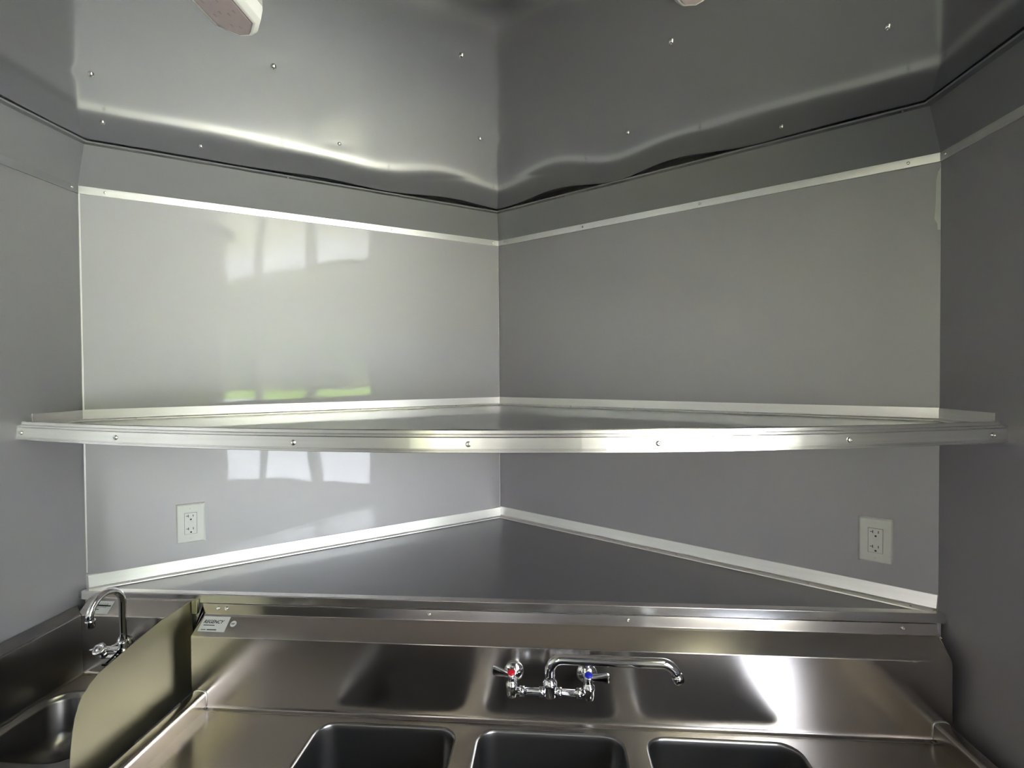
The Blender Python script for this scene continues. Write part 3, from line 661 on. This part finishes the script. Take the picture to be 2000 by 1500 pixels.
# gooseneck faucet
gx, gy = -1.155, 1.290
gf = empty('hand_faucet', (gx, HYB, -.735), 'chrome gooseneck faucet with round handle on the small hand sink', 'faucet')
mb = MB(); mb.obox((gx, gy + .004, -.742), (1, 0, 0), (0, 1, 0), (0, 0, 1), .066, .013, .012); mb.build('faucet_body', M['chrome'], gf, bevel=.006, seg=3)
for sx_ in (-.051, .051):
    mb = MB(); mb.tube([(gx + sx_, gy, -.744), (gx + sx_, HYB - .002, -.748)], .012, 18); mb.lathe((gx + sx_, HYB - .010, -.748), (0, 1, 0), [(.012, -.004), (.02, 0), (.024, .006), (.024, .009)], 24)
    mb.build('escutcheon', M['chrome'], gf)
    ax = Vector((0, -.62, .78)).normalized(); c = Vector((gx + sx_, gy - .004, -.742))
    mb = MB(); mb.lathe(c, ax, [(.013, 0), (.013, .006), (.011, .008), (.0085, .010), (.0085, .016), (.0065, .018), (.0065, .022)], 20); mb.build('valve', M['chrome'], gf)
    mb = MB(); hc = c + ax * .022; mb.lathe(hc, ax, [(.009, 0), (.0155, .003), (.0168, .005), (.0160, .0075), (.0085, .0085), (.0080, .0074), (.0062, .0074), (.0056, .0086), (0, .0088)], 24)
    a = Vector((1, 0, 0)); b = ax.cross(a)
    for q in range(2):
        th = q * PI + .12; dr = a * math.cos(th) + b * math.sin(th)
        mb.tube([hc + ax * .005 + dr * .010, hc + ax * .0045 + dr * .023, hc + ax * .004 + dr * .0265], [.0032, .0024, .0016], 10)
    mb.build('round_handle', M['chrome'], gf)
mb = MB(); mb.lathe((gx, gy, -.733), (0, 0, 1), [(.017, 0), (.017, .003), (.014, .006), (.012, .014), (.0115, .022), (.0095, .027)], 24)
mb.build('spout_base', M['chrome'], gf)
zr = -.605; ra = .050
pts = [(gx, gy, -.722), (gx, gy, -.68), (gx, gy, -.64), (gx, gy, zr)] + arc((gx, gy - ra, zr), (0, 1, 0), (0, 0, 1), ra, 0.12, PI * .96, 18)
pts += [Vector(pts[-1]) + Vector((0, .002, -.010))]
mb = MB(); mb.tube(pts, .0085, 22); mb.build('gooseneck_spout', M['chrome'], gf)
q = Vector(pts[-1]); mb = MB(); mb.lathe(q + Vector((0, 0, .004)), (0, 0.08, -1), [(.0085, 0), (.0108, .001), (.0108, .004), (.0098, .005), (.0098, .018), (.0088, .020)], 22); mb.build('aerator', M['chrome'], gf)
mb = MB()
for a_, b_ in (((gx - .030, gy - .028, -.760), (gx + .006, gy - .016, -.722)), ((gx + .004, gy - .020, -.722), (gx + .016, gy - .024, -.752)), ((gx - .034, gy - .03, -.757), (gx + .02, gy - .026, -.755))):
    mb.tube([a_, b_], .0028, 8)
mb.build('tag_tie', M['black'], gf)
mb = MB(); mb.obox((gx - .002, gy - .026, -.757), (1, 0, .55), (0, 1, .2), (-.55, -.2, 1), .030, .0012, .0075); mb.build('paper_tag', M['tag'], gf, label='dark red paper tag')

# dark base cabinet along the left wall, behind the viewer (it darkens what the glossy walls and ceiling mirror)
cab = empty('base_cabinet', (XL + .3, -1.3, ZF), 'dark base cabinet along the left wall behind the viewer', 'cabinet')
mb = MB(); mb.box((XL + .004, -3.1, ZF + .08), (XL + .58, .52, -.66)); mb.build('body', M['cab'], cab, bevel=.004, seg=2)
mb = MB(); mb.box((XL + .004, -3.12, -.658), (XL + .61, .54, -.62)); mb.build('worktop', M['cab'], cab, bevel=.004, seg=2)
mb = MB(); mb.box((XL + .03, -3.06, ZF + .002), (XL + .53, .48, ZF + .078)); mb.build('plinth', M['black'], cab)
for i in range(6):
    y0 = -3.08 + i * .6
    mb = MB(); mb.box((XL + .582, y0, ZF + .1), (XL + .600, y0 + .585, -.68)); dr_ = mb.build('door', M['cab'], cab, bevel=.003, seg=2)
    mb = MB(); mb.tube([(XL + .60, y0 + .08, -.75), (XL + .625, y0 + .08, -.75), (XL + .625, y0 + .08, -.90), (XL + .60, y0 + .08, -.90)], .005, 8); mb.build('handle', M['steelb'], dr_)

# ------------------------------------------------------------------ outside (seen only in reflections)
ZG = -2.1
mb = MB(); mb.add([(-90, -90, ZG - .02), (90, -90, ZG - .02), (90, 90, ZG - .02), (-90, 90, ZG - .02)], [(0, 1, 2, 3)])
mb.build('lawn', M['grass'], label='sunlit green lawn around the trailer', cat='lawn', kind='structure')
mb = MB(); mb.add([(-12, -30, ZG - .01), (7.5, -30, ZG - .01), (7.5, 30, ZG - .01), (-12, 30, ZG - .01)], [(0, 1, 2, 3)])
mb.build('dry_grass', M['drygrass'], label='dry yellowish grass right beside the trailer', cat='lawn', kind='structure')
mb = MB(); mb.add([(7.5, -60, ZG), (32, -60, ZG), (32, 60, ZG), (7.5, 60, ZG)], [(0, 1, 2, 3)])
mb.build('driveway', M['gravel'], label='pale gravel driveway beside the trailer', cat='driveway', kind='structure')
hatch = MB(); hatch.obox((XR + T + .50, (WY0 + WY1) / 2, WZ1 + .40), (1, 0, .72), (0, 1, 0), (-.72, 0, 1), .60, 1.0, .02)  # unseen panel added over the window to hold back blue sky light
hatch.build('hatch', M['housing'], label='unseen white hatch propped open above the window', cat='hatch', kind='structure')
mb = MB(); random.seed(3); nx, nz = 160, 8; vs = []
for side_ in range(1):
    for j in range(nz + 1):
        for i in range(nx + 1):
            y = -120 + 240 * i / nx; h = 13.0 * (1 + .06 * math.sin(i * .7) + .04 * math.sin(i * 1.9 + 1))
            vs.append((66 + 3 * math.sin(i * .9 + j) + 4 * math.sin(j * .45) + random.uniform(-1, 1), y + random.uniform(-.6, .6), ZG + h * j / nz))
mb.add(vs, [(j * (nx + 1) + i, j * (nx + 1) + i + 1, (j + 1) * (nx + 1) + i + 1, (j + 1) * (nx + 1) + i) for j in range(nz) for i in range(nx)])
mb.build('tree_line', M['leaf'], label='dense green tree line beyond the lawn', cat='trees', kind='stuff')
